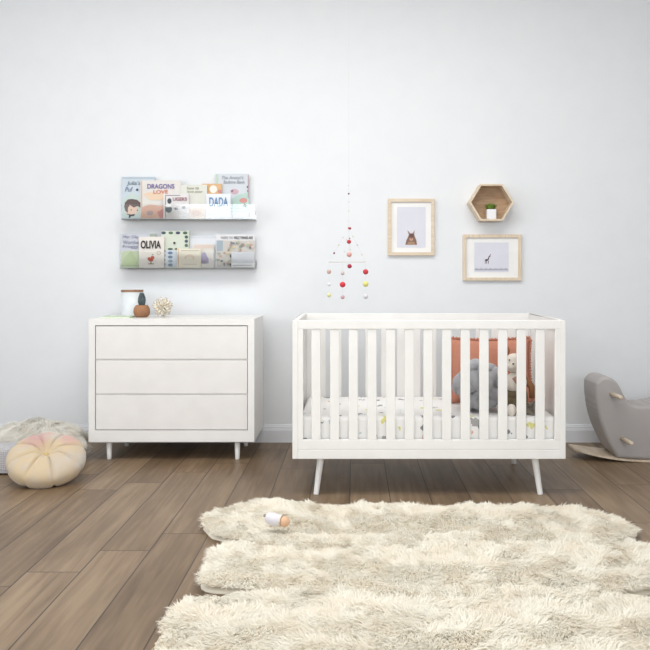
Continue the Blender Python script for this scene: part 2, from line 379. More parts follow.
# mattress in a printed fitted sheet
MT = .40
def soft_box(hx, hy, z0, z1, r, puff=.006, n=24):
    bm = bmesh.new(); bmesh.ops.create_cube(bm, size=1)
    for v in bm.verts: v.co = (v.co.x*2*hx, v.co.y*2*hy, z0+(v.co.z+.5)*(z1-z0))
    bmesh.ops.bevel(bm, geom=bm.edges[:], offset=r, segments=5, profile=.5, affect='EDGES')
    me = bpy.data.meshes.new('m'); bm.to_mesh(me); bm.free()
    return me
def mesh_obj(name, me, m, parent=None, smooth=True, loc=None):
    me.name = name; me.materials.clear(); me.materials.append(m); me.polygons.foreach_set('use_smooth', [smooth]*len(me.polygons))
    o = bpy.data.objects.new(name, me); COL.objects.link(o)
    if parent: o.parent = parent
    if loc: o.location = loc
    return o
mo = mesh_obj('mattress', soft_box(KW/2-.035, KD/2-.035, .268, MT, .022), sheet_mat(), loc=(KC, KY+KD/2, 0))
tag(mo, 'crib mattress in a white sheet printed with small animals', 'mattress')

# ---------------------------------------------------------------- things in the crib
def square_cushion(w_, h_, t_, n=28):
    vs = []; fs = []
    for sgn in (1, -1):
        for j in range(n+1):
            for i in range(n+1):
                u = -1+2*i/n; v = -1+2*j/n
                x = u*w_/2*(1-.07*(1-v*v)); z = v*h_/2*(1-.07*(1-u*u))
                e = max(0, (1-u*u)*(1-v*v)); y = -sgn*t_/2*e**.42
                y += .004*math.sin(9*u+4*v)*e
                vs.append((x, y, z+h_/2))
    N = (n+1)**2
    for s_ in range(2):
        for j in range(n):
            for i in range(n):
                a = s_*N+j*(n+1)+i; f = (a, a+1, a+n+2, a+n+1); fs.append(f if s_ == 0 else f[::-1])
    return vs, fs
M_coral = weave_mat('coral_woven_cotton', 'CB8C74', 'B97A64', 45, bump=.6)
cy = 4.30
cu = thing('throw_pillow', 'coral woven square pillow with ruffled edge standing in crib', 'pillow', (X(491.5, cy), cy, MT+.008), rot=(math.radians(-11), 0, math.radians(3)))
vs, fs = square_cushion(.475, .362, .15)
MB().add(vs, fs).build('pillow_cover', M_coral, cu, smooth=True)
rf = MB(); prev = None; ring = []
NP = 220
for i in range(NP):
    t = i/NP*4; s_ = int(t); f = t-s_; u, v = [(-1+2*f, -1), (1, -1+2*f), (1-2*f, 1), (-1, 1-2*f)][s_]
    x = u*.475/2*(1-.07*(1-v*v)); z = v*.362/2*(1-.07*(1-u*u))+.362/2
    dx, dz = [(0, -1), (1, 0), (0, 1), (-1, 0)][s_]
    if dz < 0: dz = -.2
    wv = .006*math.sin(i*1.9); L_ = .014+.004*math.sin(i*2.7)
    ring.append(((x, wv*.3, z), (x+dx*L_, wv, z+dz*L_)))
vs = [p for pr in ring for p in pr]; fs = [(2*i, 2*i+1, (2*i+3) % (2*NP), (2*i+2) % (2*NP)) for i in range(NP)]
ro = MB().add(vs, fs).build('ruffle', M_coral, cu, smooth=True, weld=False)
so = ro.modifiers.new('thick', 'SOLIDIFY'); so.thickness = .003
# grey knotted pillow
M_knot = mat('grey_jersey', 'ABABAF', .9, var='A2A2A6', scale=20, sheen=.2)
kc = 4.09; kn = MB()
def ringpts(axis, off, R, ph, nn=72):
    pts = []
    for i in range(nn):
        a = 2*math.pi*i/nn
        r = R+.016*math.cos(4*a+ph)
        p = [r*math.cos(a), r*math.sin(a)]
        v = {'x': (off, p[0], p[1]), 'y': (p[0], off, p[1]), 'z': (p[0], p[1], off)}[axis]
        pts.append(v)
    return pts
for axis, ph in (('x', 0), ('y', 2.1), ('z', 4.2)):
    for off in (-.044, .044): kn.tube(ringpts(axis, off, .088, ph+(0 if off > 0 else math.pi)), .0315, 16, closed=True)
kn.ball((0, 0, 0), .06)
Rk = Matrix.Rotation(math.radians(28), 4, 'X') @ Matrix.Rotation(math.radians(35), 4, 'Y') @ Matrix.Rotation(math.radians(20), 4, 'Z')
kn.v = [tuple(Rk @ Vector(p)) for p in kn.v]; zmin = min(p[2] for p in kn.v)
ko = kn.build('knot_pillow', M_knot, smooth=True, loc=(X(478.5, kc), kc, MT-zmin-.003), weld=False)
tag(ko, 'round grey knotted pillow of thick jersey tubes in the crib', 'pillow')
# plush animal
M_plw = mat('cream_plush', 'EFE6DA', .95, bump=.3, bscale=180, sheen=.4); M_plb = mat('brown_plush', '9A6A48', .95, bump=.3, bscale=180)
M_plo = mat('olive_brown_plush', '8C7D5F', .95, var='6E6048', scale=20, bump=.4, bscale=160); M_pld = mat('dark_plush', '5E574E', .95, var='A39A8C', scale=26, bump=.4, bscale=200)
M_rose = mat('rose_plush', 'B98A7C', .95, bump=.2, bscale=160); M_black = mat('black_bead', '1C1A1A', .3)
py_ = 4.045; ps = py_/F
pl = thing('plush_animal', 'soft cream and brown plush animal sitting beside the coral pillow', 'soft toy', (X(516, py_), py_, MT-.003))
def pz(y): return (412-y)*ps
def pxx(x): return (x-516)*ps
k = MB()
k.ball((0, 0, pz(397)), (.062, .058, .078), M_plo, 24)
k.ball((pxx(515), -.018, pz(381)), (.058, .045, .055), M_plw, 24)
k.build('body', None, pl, smooth=True)
hd = MB().ball((pxx(514), -.01, pz(362)), (.052, .046, .052), None, 24).build('head', M_plw, pl, smooth=True)
for x, y in ((506, 350), (522, 349)):
    MB().ball((pxx(x), 0, pz(y)), (.02, .012, .026), None, 16).build('ear', M_plb, pl, smooth=True)
MB().ball((pxx(510), -.05, pz(364)), (.026, .02, .02), None, 16).build('muzzle', M_plw, pl, smooth=True)
for x in (507.5, 519.5): MB().ball((pxx(x), -.05, pz(358)), .004, None, 10).build('eye', M_black, pl, smooth=True)
MB().ball((pxx(510.5), -.068, pz(361.5)), (.006, .004, .004), None, 10).build('nose', M_black, pl, smooth=True)
MB().tube([(pxx(522), -.01, pz(375)), (pxx(517), -.055, pz(376)), (pxx(512), -.062, pz(379))], [.016, .017, .02], 14).build('arm', M_rose, pl, smooth=True)
MB().tube([(pxx(524), 0, pz(376)), (pxx(531), -.03, pz(386)), (pxx(531), -.04, pz(396))], [.016, .018, .018], 14).build('arm', M_plb, pl, smooth=True)
k = MB(); k.tube([(pxx(511), -.01, .03), (pxx(509), -.07, .026), (pxx(508), -.092, .024)], [.028, .026, .022], 16, M_plo); k.ball((pxx(507.5), -.098, .032), (.027, .018, .032), M_plw, 16)
k.build('leg', None, pl, smooth=True)
k = MB(); k.tube([(pxx(522), -.01, .03), (pxx(527), -.06, .03), (pxx(529), -.085, .028)], [.03, .03, .026], 16, M_pld); k.ball((pxx(530), -.092, .04), (.028, .018, .04), M_pld, 16)
k.build('leg', None, pl, smooth=True)

# ---------------------------------------------------------------- felt ball mobile
mY = 4.27; ms = mY/F; mx0 = X(347.3, mY)
mb = thing('baby_mobile', 'hanging baby mobile of red, yellow and pale felt balls over the crib', 'mobile', (mx0, mY, HC))
def mp(px, py, dy=0): return (X(px, mY)-mx0, dy, Z(py, mY)-HC)
Rr = 18.3*ms; rz = mp(347.3, 262)[2]
MB().tube([(Rr*math.cos(2*math.pi*i/48), Rr*math.sin(2*math.pi*i/48), rz) for i in range(48)], .0015, 8, closed=True).build('ring', mc('DFDEDA'), mb, smooth=True)
M_str = mc('D5D6D6')
ap = mp(348.8, 228)
MB().tube([(ap[0], 0, 0), ap], .0005, 6).build('string', M_str, mb)
apex = Vector(ap)
R3 = 'C23A42'
chains = [  # ring angle, list of hanging balls (px row, radius px, colour), small beads on the sloping string (t, r, colour)
 (180, [(271.8, 2.4, 'C9A79C'), (284.4, 1.9, 'E6E3E4'), (295.2, 2.3, 'DDDCA0')], [(.28, .7, 'D7CBBB'), (.5, .7, 'C9C7A6'), (.74, 1.0, '7A3A44')]),
 (256, [(273.3, 2.0, 'CDBBB6'), (284.4, 3.1, 'D23C46'), (296.7, 2.2, 'C9A3A8')], [(.35, .7, 'E8C9C4'), (.7, .7, 'D8D8D0')]),
 (0, [(271.8, 3.0, 'C8434A'), (284.0, 3.2, 'DEDA84'), (296.4, 2.8, 'D8D6DA')], [(.25, .7, 'C8C9A8'), (.5, .8, 'BFC7A0'), (.78, .8, 'EFC9CC')]),
 (78, [(266.5, .9, '8B5C5C')], [(.3, .8, 'A46A70'), (.62, .7, 'C9CBB4')]),
]
for ang, hang, beads in chains:
    a = math.radians(ang); p = Vector((Rr*math.cos(a), Rr*math.sin(a), rz))
    end = mp(0, hang[-1][0])[2]
    MB().tube([apex, p, (p.x, p.y, end)], .0005, 6).build('string', M_str, mb)
    for py, r, c in hang: MB().ball((p.x, p.y, mp(0, py)[2]), .92*r*ms, None, 14).build('felt_ball', mc(c, .95), mb, smooth=True)
    for t, r, c in beads: MB().ball(apex.lerp(p, t), r*ms, None, 10).build('felt_ball', mc(c, .95), mb, smooth=True)
MB().tube([apex, mp(349.4, 266.2)], .0005, 6).build('string', M_str, mb)
for px, py, r, c in ((349, 241.8, 2.3, 'C24048'), (349.2, 254.5, 2.8, 'DDA8A2'), (349.5, 266.2, 2.4, 'A9384C'), (350.1, 228.4, 1.3, '9C3242'), (348.9, 228.2, 1.2, 'C45A62'),
                     (348.7, 221.3, .6, 'D8DADC'), (348.7, 210.9, .7, 'D3D4C4'), (348.7, 201.9, .7, 'C8D0C0'), (348.7, 193.7, 1.0, '6B3B48'), (348.6, 185.5, .7, 'D6CCCC')):
    MB().ball(mp(px, py), .92*r*ms, None, 14).build('felt_ball', mc(c, .95), mb, smooth=True)

# ---------------------------------------------------------------- wall frames
def frame(name_label, px0, px1, py0, py1, bw, print_px):
    Y = WY1-.024; x0, x1, z0, z1 = X(px0, Y), X(px1, Y), Z(py1, Y), Z(py0, Y); xc = (x0+x1)/2
    t = thing('framed_print', name_label, 'picture', (xc, WY1, z0), group=None)
    b = bw*Y/F; a, c = x0-xc, x1-xc; H = z1-z0; k = MB(); y0, y1 = -.024, -.0005
    def tr(p0, p1, q0, q1): # mitred bar
        k.add([(p0[0], y0, p0[1]), (p1[0], y0, p1[1]), (q1[0], y0, q1[1]), (q0[0], y0, q0[1]), (p0[0], y1, p0[1]), (p1[0], y1, p1[1]), (q1[0], y1, q1[1]), (q0[0], y1, q0[1])],
              [(0, 1, 2, 3), (7, 6, 5, 4), (0, 4, 5, 1), (1, 5, 6, 2), (2, 6, 7, 3), (3, 7, 4, 0)])
    O = [(a, 0), (c, 0), (c, H), (a, H)]; I = [(a+b, b), (c-b, b), (c-b, H-b), (a+b, H-b)]
    for i in range(4): j = (i+1) % 4; tr(O[i], O[j], I[i], I[j])
    k.build('frame', M_wood if H > c-a else M_woodh, t, bevel=.001)
    MB().box(a+b, c-b, -.012, -.008, b, H-b).build('mat_board', M_mat, t)
    def L(px, py): return (X(px, WY1-.0125)-xc, Z(py, WY1-.0125)-z0)
    p0 = L(print_px[0], print_px[3]); p1 = L(print_px[1], print_px[2])
    pr = MB().box(p0[0], p1[0], -.0135, -.012, p0[1], p1[1]).build('print', M_print, t)
    return t, pr, L
t, pr, L = frame('portrait pale wood frame with a small brown furry animal print', 388, 434.5, 198.6, 255.5, 3.3, (397, 425.5, 207, 247.5))
k = MB(); yy = -.0140
k.poly([L(*p) for p in ((405.2, 244.8), (406.3, 240.5), (408.2, 236.5), (409.2, 233.5), (413.6, 233.5), (414.8, 236.5), (416.4, 240.5), (417, 244.8))], yy, mc('8A6A5C'))
k.poly([L(*p) for p in ((407.4, 230), (408.2, 234), (410.4, 233.4))], yy, mc('A98C86')); k.poly([L(*p) for p in ((414.6, 230), (412.4, 233.4), (414.4, 234.5))], yy, mc('A98C86'))
k.disc(*L(411.4, 235.8), .0165, yy-.0008, mc('6E5048')); k.disc(*L(411.2, 239.2), .012, yy-.0012, mc('C9A090')); k.disc(*L(411.2, 238.2), .004, yy-.002, mc('3A2826'))
k.poly([L(*p) for p in ((407, 244.6), (408.5, 241.8), (414.2, 241.8), (415.4, 244.6))], yy-.0008, mc('AC8B70'))
k.build('drawing', None, pr)
t, pr, L = frame('landscape pale wood frame with a small dark deer print', 463, 521.6, 234.4, 280.6, 3.2, (474.2, 508.5, 242.5, 272))
k = MB(); dk = mc('4A3438')
k.disc(*L(486.6, 260), .0105, yy, dk, rz=.006)
for p0 in ((485, 260.5), (486.3, 260.8), (488.1, 260.8)): k.poly([L(p0[0], p0[1]), L(p0[0]+.7, p0[1]), L(p0[0]+.3, 263.8), L(p0[0]-.1, 263.8)], yy, dk)
k.poly([L(*p) for p in ((487.4, 260), (488.6, 260), (489.4, 257), (488.6, 256.8))], yy, dk); k.disc(*L(489.4, 256.5), .0065, yy, mc('8A5A60'), rz=.004)
k.poly([L(*p) for p in ((489, 256), (490.5, 254), (491.2, 254.6), (489.8, 256.4))], yy, mc('9A8088'))
gl = [(474.8+i*.66, 269.6 if i % 2 else 267.9+.5*math.sin(i*2.3)) for i in range(51)]
k.poly([L(*p) for p in gl]+[L(508, 270.3), L(474.8, 270.3)], yy, mc('A9A9B4'))
k.build('drawing', None, pr)

# ---------------------------------------------------------------- hexagon shelf with pot
hY = 5.055; hc = (X(491.7, hY), Z(202.3, hY)); ro_, ri = 22.6*hY/F, 20.4*hY/F
hx = thing('hexagon_shelf', 'open hexagonal pale wood wall shelf holding a tiny plant', 'shelf', (hc[0], WY1, hc[1]))
k = MB()
for i in range(6):
    a0, a1 = math.radians(60*i), math.radians(60*(i+1)); sc = .94
    pts = [(ro_*math.cos(a0), ro_*sc*math.sin(a0)), (ro_*math.cos(a1), ro_*sc*math.sin(a1)), (ri*math.cos(a1), ri*sc*math.sin(a1)), (ri*math.cos(a0), ri*sc*math.sin(a0))]
    k.prism(pts, hY-WY1, -.001)
k.build('hexagon_frame', M_woodh, hx, bevel=.0008)
MB().prism([(ri*math.cos(math.radians(60*i)), ri*.94*math.sin(math.radians(60*i))) for i in range(6)], -.008, -.001).build('back_panel', M_shelfback, hx)
bz = hc[1]-ri*.94*math.sin(math.radians(60))
pY = 5.10; pp = thing('potted_plant', 'tiny green plant in a white square pot inside the hexagonal shelf', 'plant', (X(490.9, pY), pY, bz))
k = MB(); r0 = .031
k.box(-r0, r0, -r0, r0, 0, .066); k.build('pot', mc('EEEDEF', .4), pp, bevel=.004)
MB().box(-r0+.005, r0-.005, -r0+.005, r0-.005, .066, .068).build('soil', mc('4A3A2C'), pp)
k = MB(); random.seed(3)
for i in range(150):
    a = random.uniform(0, 2*math.pi); r = .028*math.sqrt(random.random()); b = Vector((r*math.cos(a), r*math.sin(a), .067)); lean = Vector((math.cos(a), math.sin(a), 0))*(r*.7+random.uniform(-.004, .008))
    hgt = .048-.6*r+random.uniform(-.01, .006); pr_ = Vector((-math.sin(a), math.cos(a), 0))*.0022
    k.add([b-pr_, b+pr_, b+lean*.6+Vector((0, 0, hgt*.6))+pr_, b+lean*.6+Vector((0, 0, hgt*.6))-pr_, b+lean+Vector((0, 0, hgt))], [(0, 1, 2, 3), (3, 2, 4)], mc('7E9A3C') if i % 3 else mc('5C7A34'))
k.build('foliage', None, pp, weld=False)

# ---------------------------------------------------------------- acrylic ledges and books
def ledge(label, px0, px1, pyb, pyl):
    fy = 5.062; x0, x1 = X(px0, fy), X(px1, fy); zb = Z(pyb, fy); zl = Z(pyl, fy); xc = (x0+x1)/2; h = (x1-x0)/2
    t = thing('acrylic_ledge', label, 'shelf', (xc, WY1, zb))
    MB().box(-h, h, fy-WY1, -.004, -.004, 0).build('base', acrylic, t)
    MB().box(-h, h, fy-WY1, fy-WY1+.005, 0, zl-zb).build('lip', acrylic, t)
    MB().box(-h, h, -.004, -.0005, 0, .05).build('back_plate', acrylic, t)
    for s in (-.8, 0, .8): MB().tube([(s*h, -.0045, .03), (s*h, -.001, .03)], .005, 14).build('screw', mc('B8BABC', .3), t)
    return zb
zu = ledge('upper clear acrylic wall ledge holding picture books', 121.5, 254.5, 218.9, 204)
zl = ledge('lower clear acrylic wall ledge holding picture books', 119.8, 255, 268, 252)
random.seed(11)
def book(px0, px1, py0, zb, layer, c, label, pyb):
    Y = 5.158-.018*layer; x0, x1 = X(px0, Y), X(px1, Y); xc = (x0+x1)/2; h = (x1-x0)/2; H = Z(py0, Y)-zb; th = .013
    t = thing('picture_book', label, 'book', (xc, Y, zb), group=pyb)
    m = mc(c, .55)
    k = MB(); k.box(-h, h, -th, -th+.0018, 0, H); k.box(-h, h, -.0018, 0, 0, H); k.box(-h, -h+.0018, -th+.0018, -.0018, 0, H)
    k.build('cover', m, t)
    MB().box(-h+.0018, h-.003, -th+.0018, -.0018, .003, H-.003).build('pages', M_page, t)
    Yf = Y-th; fy = -th-.0006
    def L(px, py): return (X(px, Yf)-xc, Z(py, Yf)-zb)
    return t, L, fy
def art(t, items, L, fy, name='illustration'):
    k = MB()
    for n_, it in enumerate(items):
        y = fy-.00025*(n_+1)
        if it[0] == 'p': k.poly([L(*p) for p in it[1]], y, mc(it[2]))
        elif it[0] == 'r': x0, x1, y0, y1 = it[1]; k.poly([L(x0, y1), L(x1, y1), L(x1, y0), L(x0, y0)], y, mc(it[2]))
        elif it[0] == 'c': x, z = L(it[1][0], it[1][1]); r = it[1][2]*5.1/F; k.disc(x, z, r, y, mc(it[2]), rz=(it[1][3]*5.1/F if len(it[1]) > 3 else None))
    return k.build(name, None, t)
def ttl(t, s, box, c, L, fy, **kw):
    a = L(box[0], box[3]); b = L(box[1], box[2]); return text(s, a[0], b[0], a[1], b[1], fy-.0034, mc(c), t, **kw)
U = 'picture books on the upper acrylic ledge'; W_ = 'picture books on the lower acrylic ledge'
# upper ledge
t, L, fy = book(122.2, 155.5, 177, zu, 0, 'CBD6DF', 'pale blue picture book with a dark-haired child, at the upper ledge\'s left end', U)
art(t, [('r', (122.4, 155.3, 177.2, 178.8), 'B9C4CF'), ('p', [(123, 200), (131, 193), (141, 196), (155, 198), (155, 218), (123, 218)], 'C9D8D2'), ('c', (131.5, 209.5, 6.2, 6.4), 'E9CBB8'), ('p', [(124.2, 207), (125, 202.5), (128, 199.5), (132, 199), (137, 199.8), (141, 203), (141, 208), (137.5, 206), (134, 207.6), (130, 205), (128, 208), (128, 213), (125.5, 211)], '6A5A58'),
        ('c', (131.3, 210, .6), '5A3A38'), ('c', (137.5, 210.3, .6), '5A3A38'), ('p', [(126, 213.6), (131, 214.6), (135.5, 214), (134, 216), (131, 216.2), (130, 218), (128.6, 217.6), (129.4, 215.6)], '3C3E48'), ('c', (137.3, 189.8, 1.3), '4A5470')], L, fy)
ttl(t, "Julia's", (127, 140.3, 181, 186), '5E7280', L, fy, shear=.2); ttl(t, 'Puf', (125.3, 133, 187, 191.6), '6F7FA0', L, fy, shear=.2)
t, L, fy = book(141, 181.3, 180.6, zu, 1, 'E3DFDA', 'cream picture book titled DRAGONS LOVE with an orange-red lower picture', U)
art(t, [('r', (141, 142.2, 181, 218.4), 'D9B7A4'), ('p', [(143, 194), (150, 192), (160, 193), (170, 194), (176, 197), (170, 200), (150, 200)], 'EBD2B8'), ('p', [(142.2, 207), (150, 204.6), (160, 205.6), (170, 204), (181, 207), (181, 218.2), (142.2, 218.2)], 'DDB3A0'), ('p', [(157, 212), (164, 208.5), (172, 210), (176, 218.2), (160, 218.2)], 'CC8E88'), ('c', (150, 213, 3.5, 2.5), 'B7A3A0'), ('c', (168, 216, 3, 1.6), 'C4686A')], L, fy)
ttl(t, 'DRAGONS', (147.5, 174.5, 184, 188.7), '7C6FA6', L, fy, weight=.02); ttl(t, 'LOVE', (153.5, 168, 190, 193.8), 'D98A72', L, fy, weight=.02)
t, L, fy = book(181.2, 207.5, 185, zu, 2, 'DFDFD6', 'grey-cream picture book with small olive handwritten title on the upper ledge', U)
art(t, [('p', [(182, 211), (190, 208), (200, 207), (207, 209), (207, 218.3), (182, 218.3)], 'DDC8B8'), ('c', (196, 213, 5, 3), 'D2B3A0')], L, fy)
ttl(t, 'how to', (187, 199, 186.6, 189.4), '8C9070', L, fy, shear=.2); ttl(t, 'love your', (187, 203, 190.4, 193.4), '8C9070', L, fy, shear=.2)
t, L, fy = book(202.3, 222, 184, zu, 1, 'DDB384', 'tan-orange book with a white disc, peeking above the DADA book', U)
art(t, [('p', [(202.6, 185), (208, 185), (208, 200), (205, 196)], 'CFA070'), ('c', (213.4, 189.2, 3.9), 'F3EDE4'), ('c', (219.8, 191.5, 1.8), 'C98A86')], L, fy)
t, L, fy = book(215.8, 249, 174, zu, 0, 'D5DAE0', 'tall pale lavender book with script title and flowers at the upper ledge\'s right end', U)
art(t, [('r', (215.9, 218.2, 174.2, 190), 'BFD6C4'), ('c', (234.5, 191.5, 4.2, 2.6), 'D2AEB8'), ('c', (232.2, 191, 1.3), '8E7A88'), ('p', [(232, 199), (238, 195), (249, 192), (249, 212), (232, 212)], 'BFD8D0'), ('c', (243.5, 200.5, 4, 2.6), 'D79A92'), ('c', (245, 205.5, 2, 2), '7C8C78'), ('c', (247.6, 187, .9), '4E4A50'), ('c', (248, 191, .9), '4E4A50'), ('r', (248, 248.8, 175, 198), 'B99AA4')], L, fy)
ttl(t, 'The Animal\'s', (222, 243.5, 175.8, 179.2), '9AA0AC', L, fy, shear=.3); ttl(t, 'Bedtime Book', (223.5, 245, 180.4, 183.6), '9AA0AC', L, fy, shear=.3)
t, L, fy = book(163.8, 189.2, 194, zu, 3, 'E4E0E0', 'small white book with dark red title and a penguin-like bird, left of middle', U)
art(t, [('r', (165.2, 165.7, 196, 218), '6A6E70'), ('r', (165.2, 180, 195.1, 195.6), '5A5A5C'), ('c', (169.5, 201, 2.1, 2.8), '4F565C'), ('c', (168.8, 209.5, 3.2, 3.4), '5C6A6C'), ('c', (168.5, 205.6, 3.2, 1.7), 'FAFAFA'), ('c', (176, 208.8, 2, 1.3), '8A8C8E'), ('c', (184, 207.5, 1.8, 1.6), '8A8C8E'), ('p', [(166, 214), (176, 211), (189, 213), (189, 218), (166, 218)], 'D4CFCB')], L, fy)
ttl(t, 'UGEKS', (173, 187, 197.4, 200.8), '8E4A5C', L, fy, weight=.01)
t, L, fy = book(206.6, 230.8, 194, zu, 3, 'E9EDF3', 'white board book with DADA in tall blue letters', U)
ttl(t, 'DADA', (209.4, 228.2, 197.4, 206.5), '6F92B8', L, fy, weight=.02)
# lower ledge
t, L, fy = book(120.8, 156, 233.6, zl, 0, 'CDD0D8', 'grey-blue book with a green hill at the lower ledge\'s left end', W_)
art(t, [('p', [(121, 252), (130, 250.6), (140, 251.6), (156, 250), (156, 267.6), (121, 267.6)], 'C3CFAE'), ('p', [(124, 258), (131, 251), (136, 258), (139, 267), (121, 267)], 'B5C59C'), ('r', (121, 156, 265.4, 265.9), '9AA08C'), ('r', (150, 156, 234, 237), 'A9B4A6')], L, fy)
for s, y in (('Mar Dly', 235.4), ('Worthe', 240.4), ('Froggy', 245)): ttl(t, s, (123, 138.5, y, y+3.6), '8C8CA6', L, fy)
t, L, fy = book(161.6, 189.4, 231, zl, 1, 'D8DECF', 'pale green book bordered with dark little trees, tallest on the lower ledge', W_)
its = []
for i in range(4): its += [('c', (163.6+i*7.2, 232.9, 2.3, 1.4), ['4C5A66', '5A7A5C', '4A4E66', '4E6A58'][i])]
for i in range(3): its += [('c', (186.4, 237+i*4.2, 1.7, 1.6), ['456A5A', '4A5E6A', '5E7464'][i])]
its += [('r', (164.5, 180, 250, 267), 'CFD8E0')]
for i in range(4): its += [('c', (170.4, 253+i*4, 2.4, 1.5), ['6E7FA6', '7484A0', '94A6B4', '7E8E9A'][i]), ('c', (164.6, 251+i*4.4, .9, 1.4), '5A4E52')]
its += [('c', (170.5, 249, 2.6, 1), '4E6250'), ('c', (176.4, 249, 1.6, 1), '7C6A48'), ('c', (174.6, 243, 1.2), '3C3C3C')]
art(t, its, L, fy)
t, L, fy = book(190, 217.3, 236.2, zl, 0, 'E4E7EC', 'plain white book standing at the back, middle of the lower ledge', W_)
art(t, [('r', (190.5, 217, 236.5, 238), 'DADDE4')], L, fy)
t, L, fy = book(193, 214, 244, zl, 2, 'E1DDD6', 'beige book with a purple figure on the lower ledge', W_)
art(t, [('r', (194, 213.4, 245, 248.4), 'DDCCC2'), ('p', [(202, 253), (205, 252), (207, 256), (208.8, 259), (208.6, 263.5), (201, 263.5)], 'A9A0BE'), ('c', (204, 262, 3.2, 1.8), '9A90A4')], L, fy)
t, L, fy = book(139.6, 164.6, 236.8, zl, 2, 'E9E3DC', 'cream book titled OLIVIA with a small red tree', W_)
art(t, [('c', (158.8, 253, 2.1), 'B9AFA0'), ('c', (158.8, 253, 1.5), 'E3DCCF'), ('c', (149.2, 258.8, 1.8, 1.6), 'C4583E'), ('c', (152.6, 257.6, 1.9, 1.7), 'C4583E'), ('c', (151, 260.2, 2.4, 1.3), 'B84E3A'), ('r', (150.6, 151.5, 259, 264), 'A2553C'), ('r', (148.4, 154, 263.4, 264.2), '7C8A5C'), ('c', (152.8, 254.6, .8, .5), '6E8A4E')], L, fy)
ttl(t, 'OLIVIA', (140.9, 161, 240.6, 248.6), '2E2A2C', L, fy, weight=.03)
t, L, fy = book(177.5, 201.2, 248.6, zl, 3, 'EAE4D2', 'small cream book with a faint peach arch, in front on the lower ledge', W_)
art(t, [('c', (189.5, 257.6, 5, 3.2), 'E4CCBA'), ('c', (189.5, 258.6, 3.6, 2.2), 'EAE2D2'), ('r', (181, 199, 250.4, 251), 'B9B2A0'), ('r', (183.5, 196.5, 264, 264.5), 'C4BCA8'), ('r', (178, 178.8, 249, 267.4), 'DDB79C')], L, fy)
t, L, fy = book(216.4, 255, 234.6, zl, 1, 'E7E6E8', 'wide white book with bold title strip over a crowded forest picture', W_)
its = [('r', (216.6, 254.6, 240.4, 267.4), 'CDC8C2'), ('r', (216.6, 223, 240.4, 251), 'A8B4BE')]
random.seed(5)
for i in range(34):
    x = random.uniform(218, 253); y = random.uniform(242, 251) if x > 231 else random.uniform(242, 265)
    its.append(('c', (x, y, random.uniform(.9, 2), random.uniform(.8, 1.8)), random.choice(['B59A8C', '9A9A90', 'D8C8A4', '8A8C94', 'E2D2C4', 'B0B8A0', 'D4A590'])))
its += [('r', (231.6, 254.4, 252, 263), 'D3D6DC'), ('r', (231.6, 254.4, 263, 267.2), 'EFEFF0'), ('c', (230.8, 256, .8, 1.8), '4E5648'), ('c', (230.6, 264.6, .8, 1.4), '4E5648'), ('r', (233, 252, 265, 265.6), 'A8A6B0')]
art(t, its, L, fy)
ttl(t, 'WHERE THE', (220.8, 232.8, 236.4, 239), '9A9AA0', L, fy); ttl(t, 'WILD THINGS ARE', (233.8, 252.8, 236.3, 239.1), '4C4850', L, fy, weight=.02)

# ---------------------------------------------------------------- things on the dresser
jY = 5.0; jr = 10.7*jY/F
t = thing('candle_jar', 'frosted white glass jar with a flat wooden lid on the dresser', 'jar', (X(132.2, jY), jY, DZ1))
jh = .170
M_frost = mat('frosted_glass', 'E3E7EA', .35)
MB().lathe([(jr*.93, 0), (jr*.98, .005), (jr, .012), (jr, jh-.014), (jr*.97, jh-.014)], n=40).build('jar', M_frost, t, smooth=True, bevel=0)
MB().lathe([(jr*1.02, jh-.014), (jr*1.02, jh), (jr*.6, jh+.0002)], n=40).build('lid', mat('walnut_lid', 'A98468', .5, var='8F6A4E', scale=5, stretch=(10, 2, 2)), t)
sY = 4.83
t = thing('potted_succulent', 'dark succulent cone in a round terracotta pot on the dresser', 'plant', (X(141.8, sY), sY, DZ1))
s_ = sY/F
M_terra = mat('terracotta', 'A97A58', .8, var='946A4C', scale=14)
MB().lathe([(5.2*s_, 0), (7.4*s_, 2.2*s_), (8.2*s_, 5.5*s_), (7.8*s_, 9*s_), (6*s_, 11.8*s_), (5.4*s_, 12.2*s_), (4.6*s_, 11*s_)], n=36).build('pot', M_terra, t, smooth=True)
k = MB(); M_suc = mat('succulent_leaf', '3F4A4C', .6, var='59666A', scale=30)
for lv in range(9):
    f = lv/8; rr = (1.1+3.6*math.sin(math.pi*(.16+.74*f))**.8*(1-.25*f))*s_; zz = (12.2+10.5*f)*s_; n_ = 9 if lv < 6 else 6
    for i in range(n_):
        a = 2*math.pi*(i+.5*(lv % 2))/n_; R = Matrix.Rotation(a, 3, 'Z') @ Matrix.Rotation(math.radians(25+20*f), 3, 'Y')
        k.ball((rr*.72*math.cos(a), rr*.72*math.sin(a), zz), (.0045, .0065, .012), None, 8, R=Matrix.Rotation(a, 3, 'Z') @ Matrix.Rotation(math.radians(22-18*f), 3, 'Y'))
k.tube([(0, 0, 11*s_), (0, 0, 14*s_), (0, 0, 18*s_), (0, 0, 22.5*s_)], [.012, .02, .016, .005], 12)
k.build('leaves', M_suc, t, smooth=True)
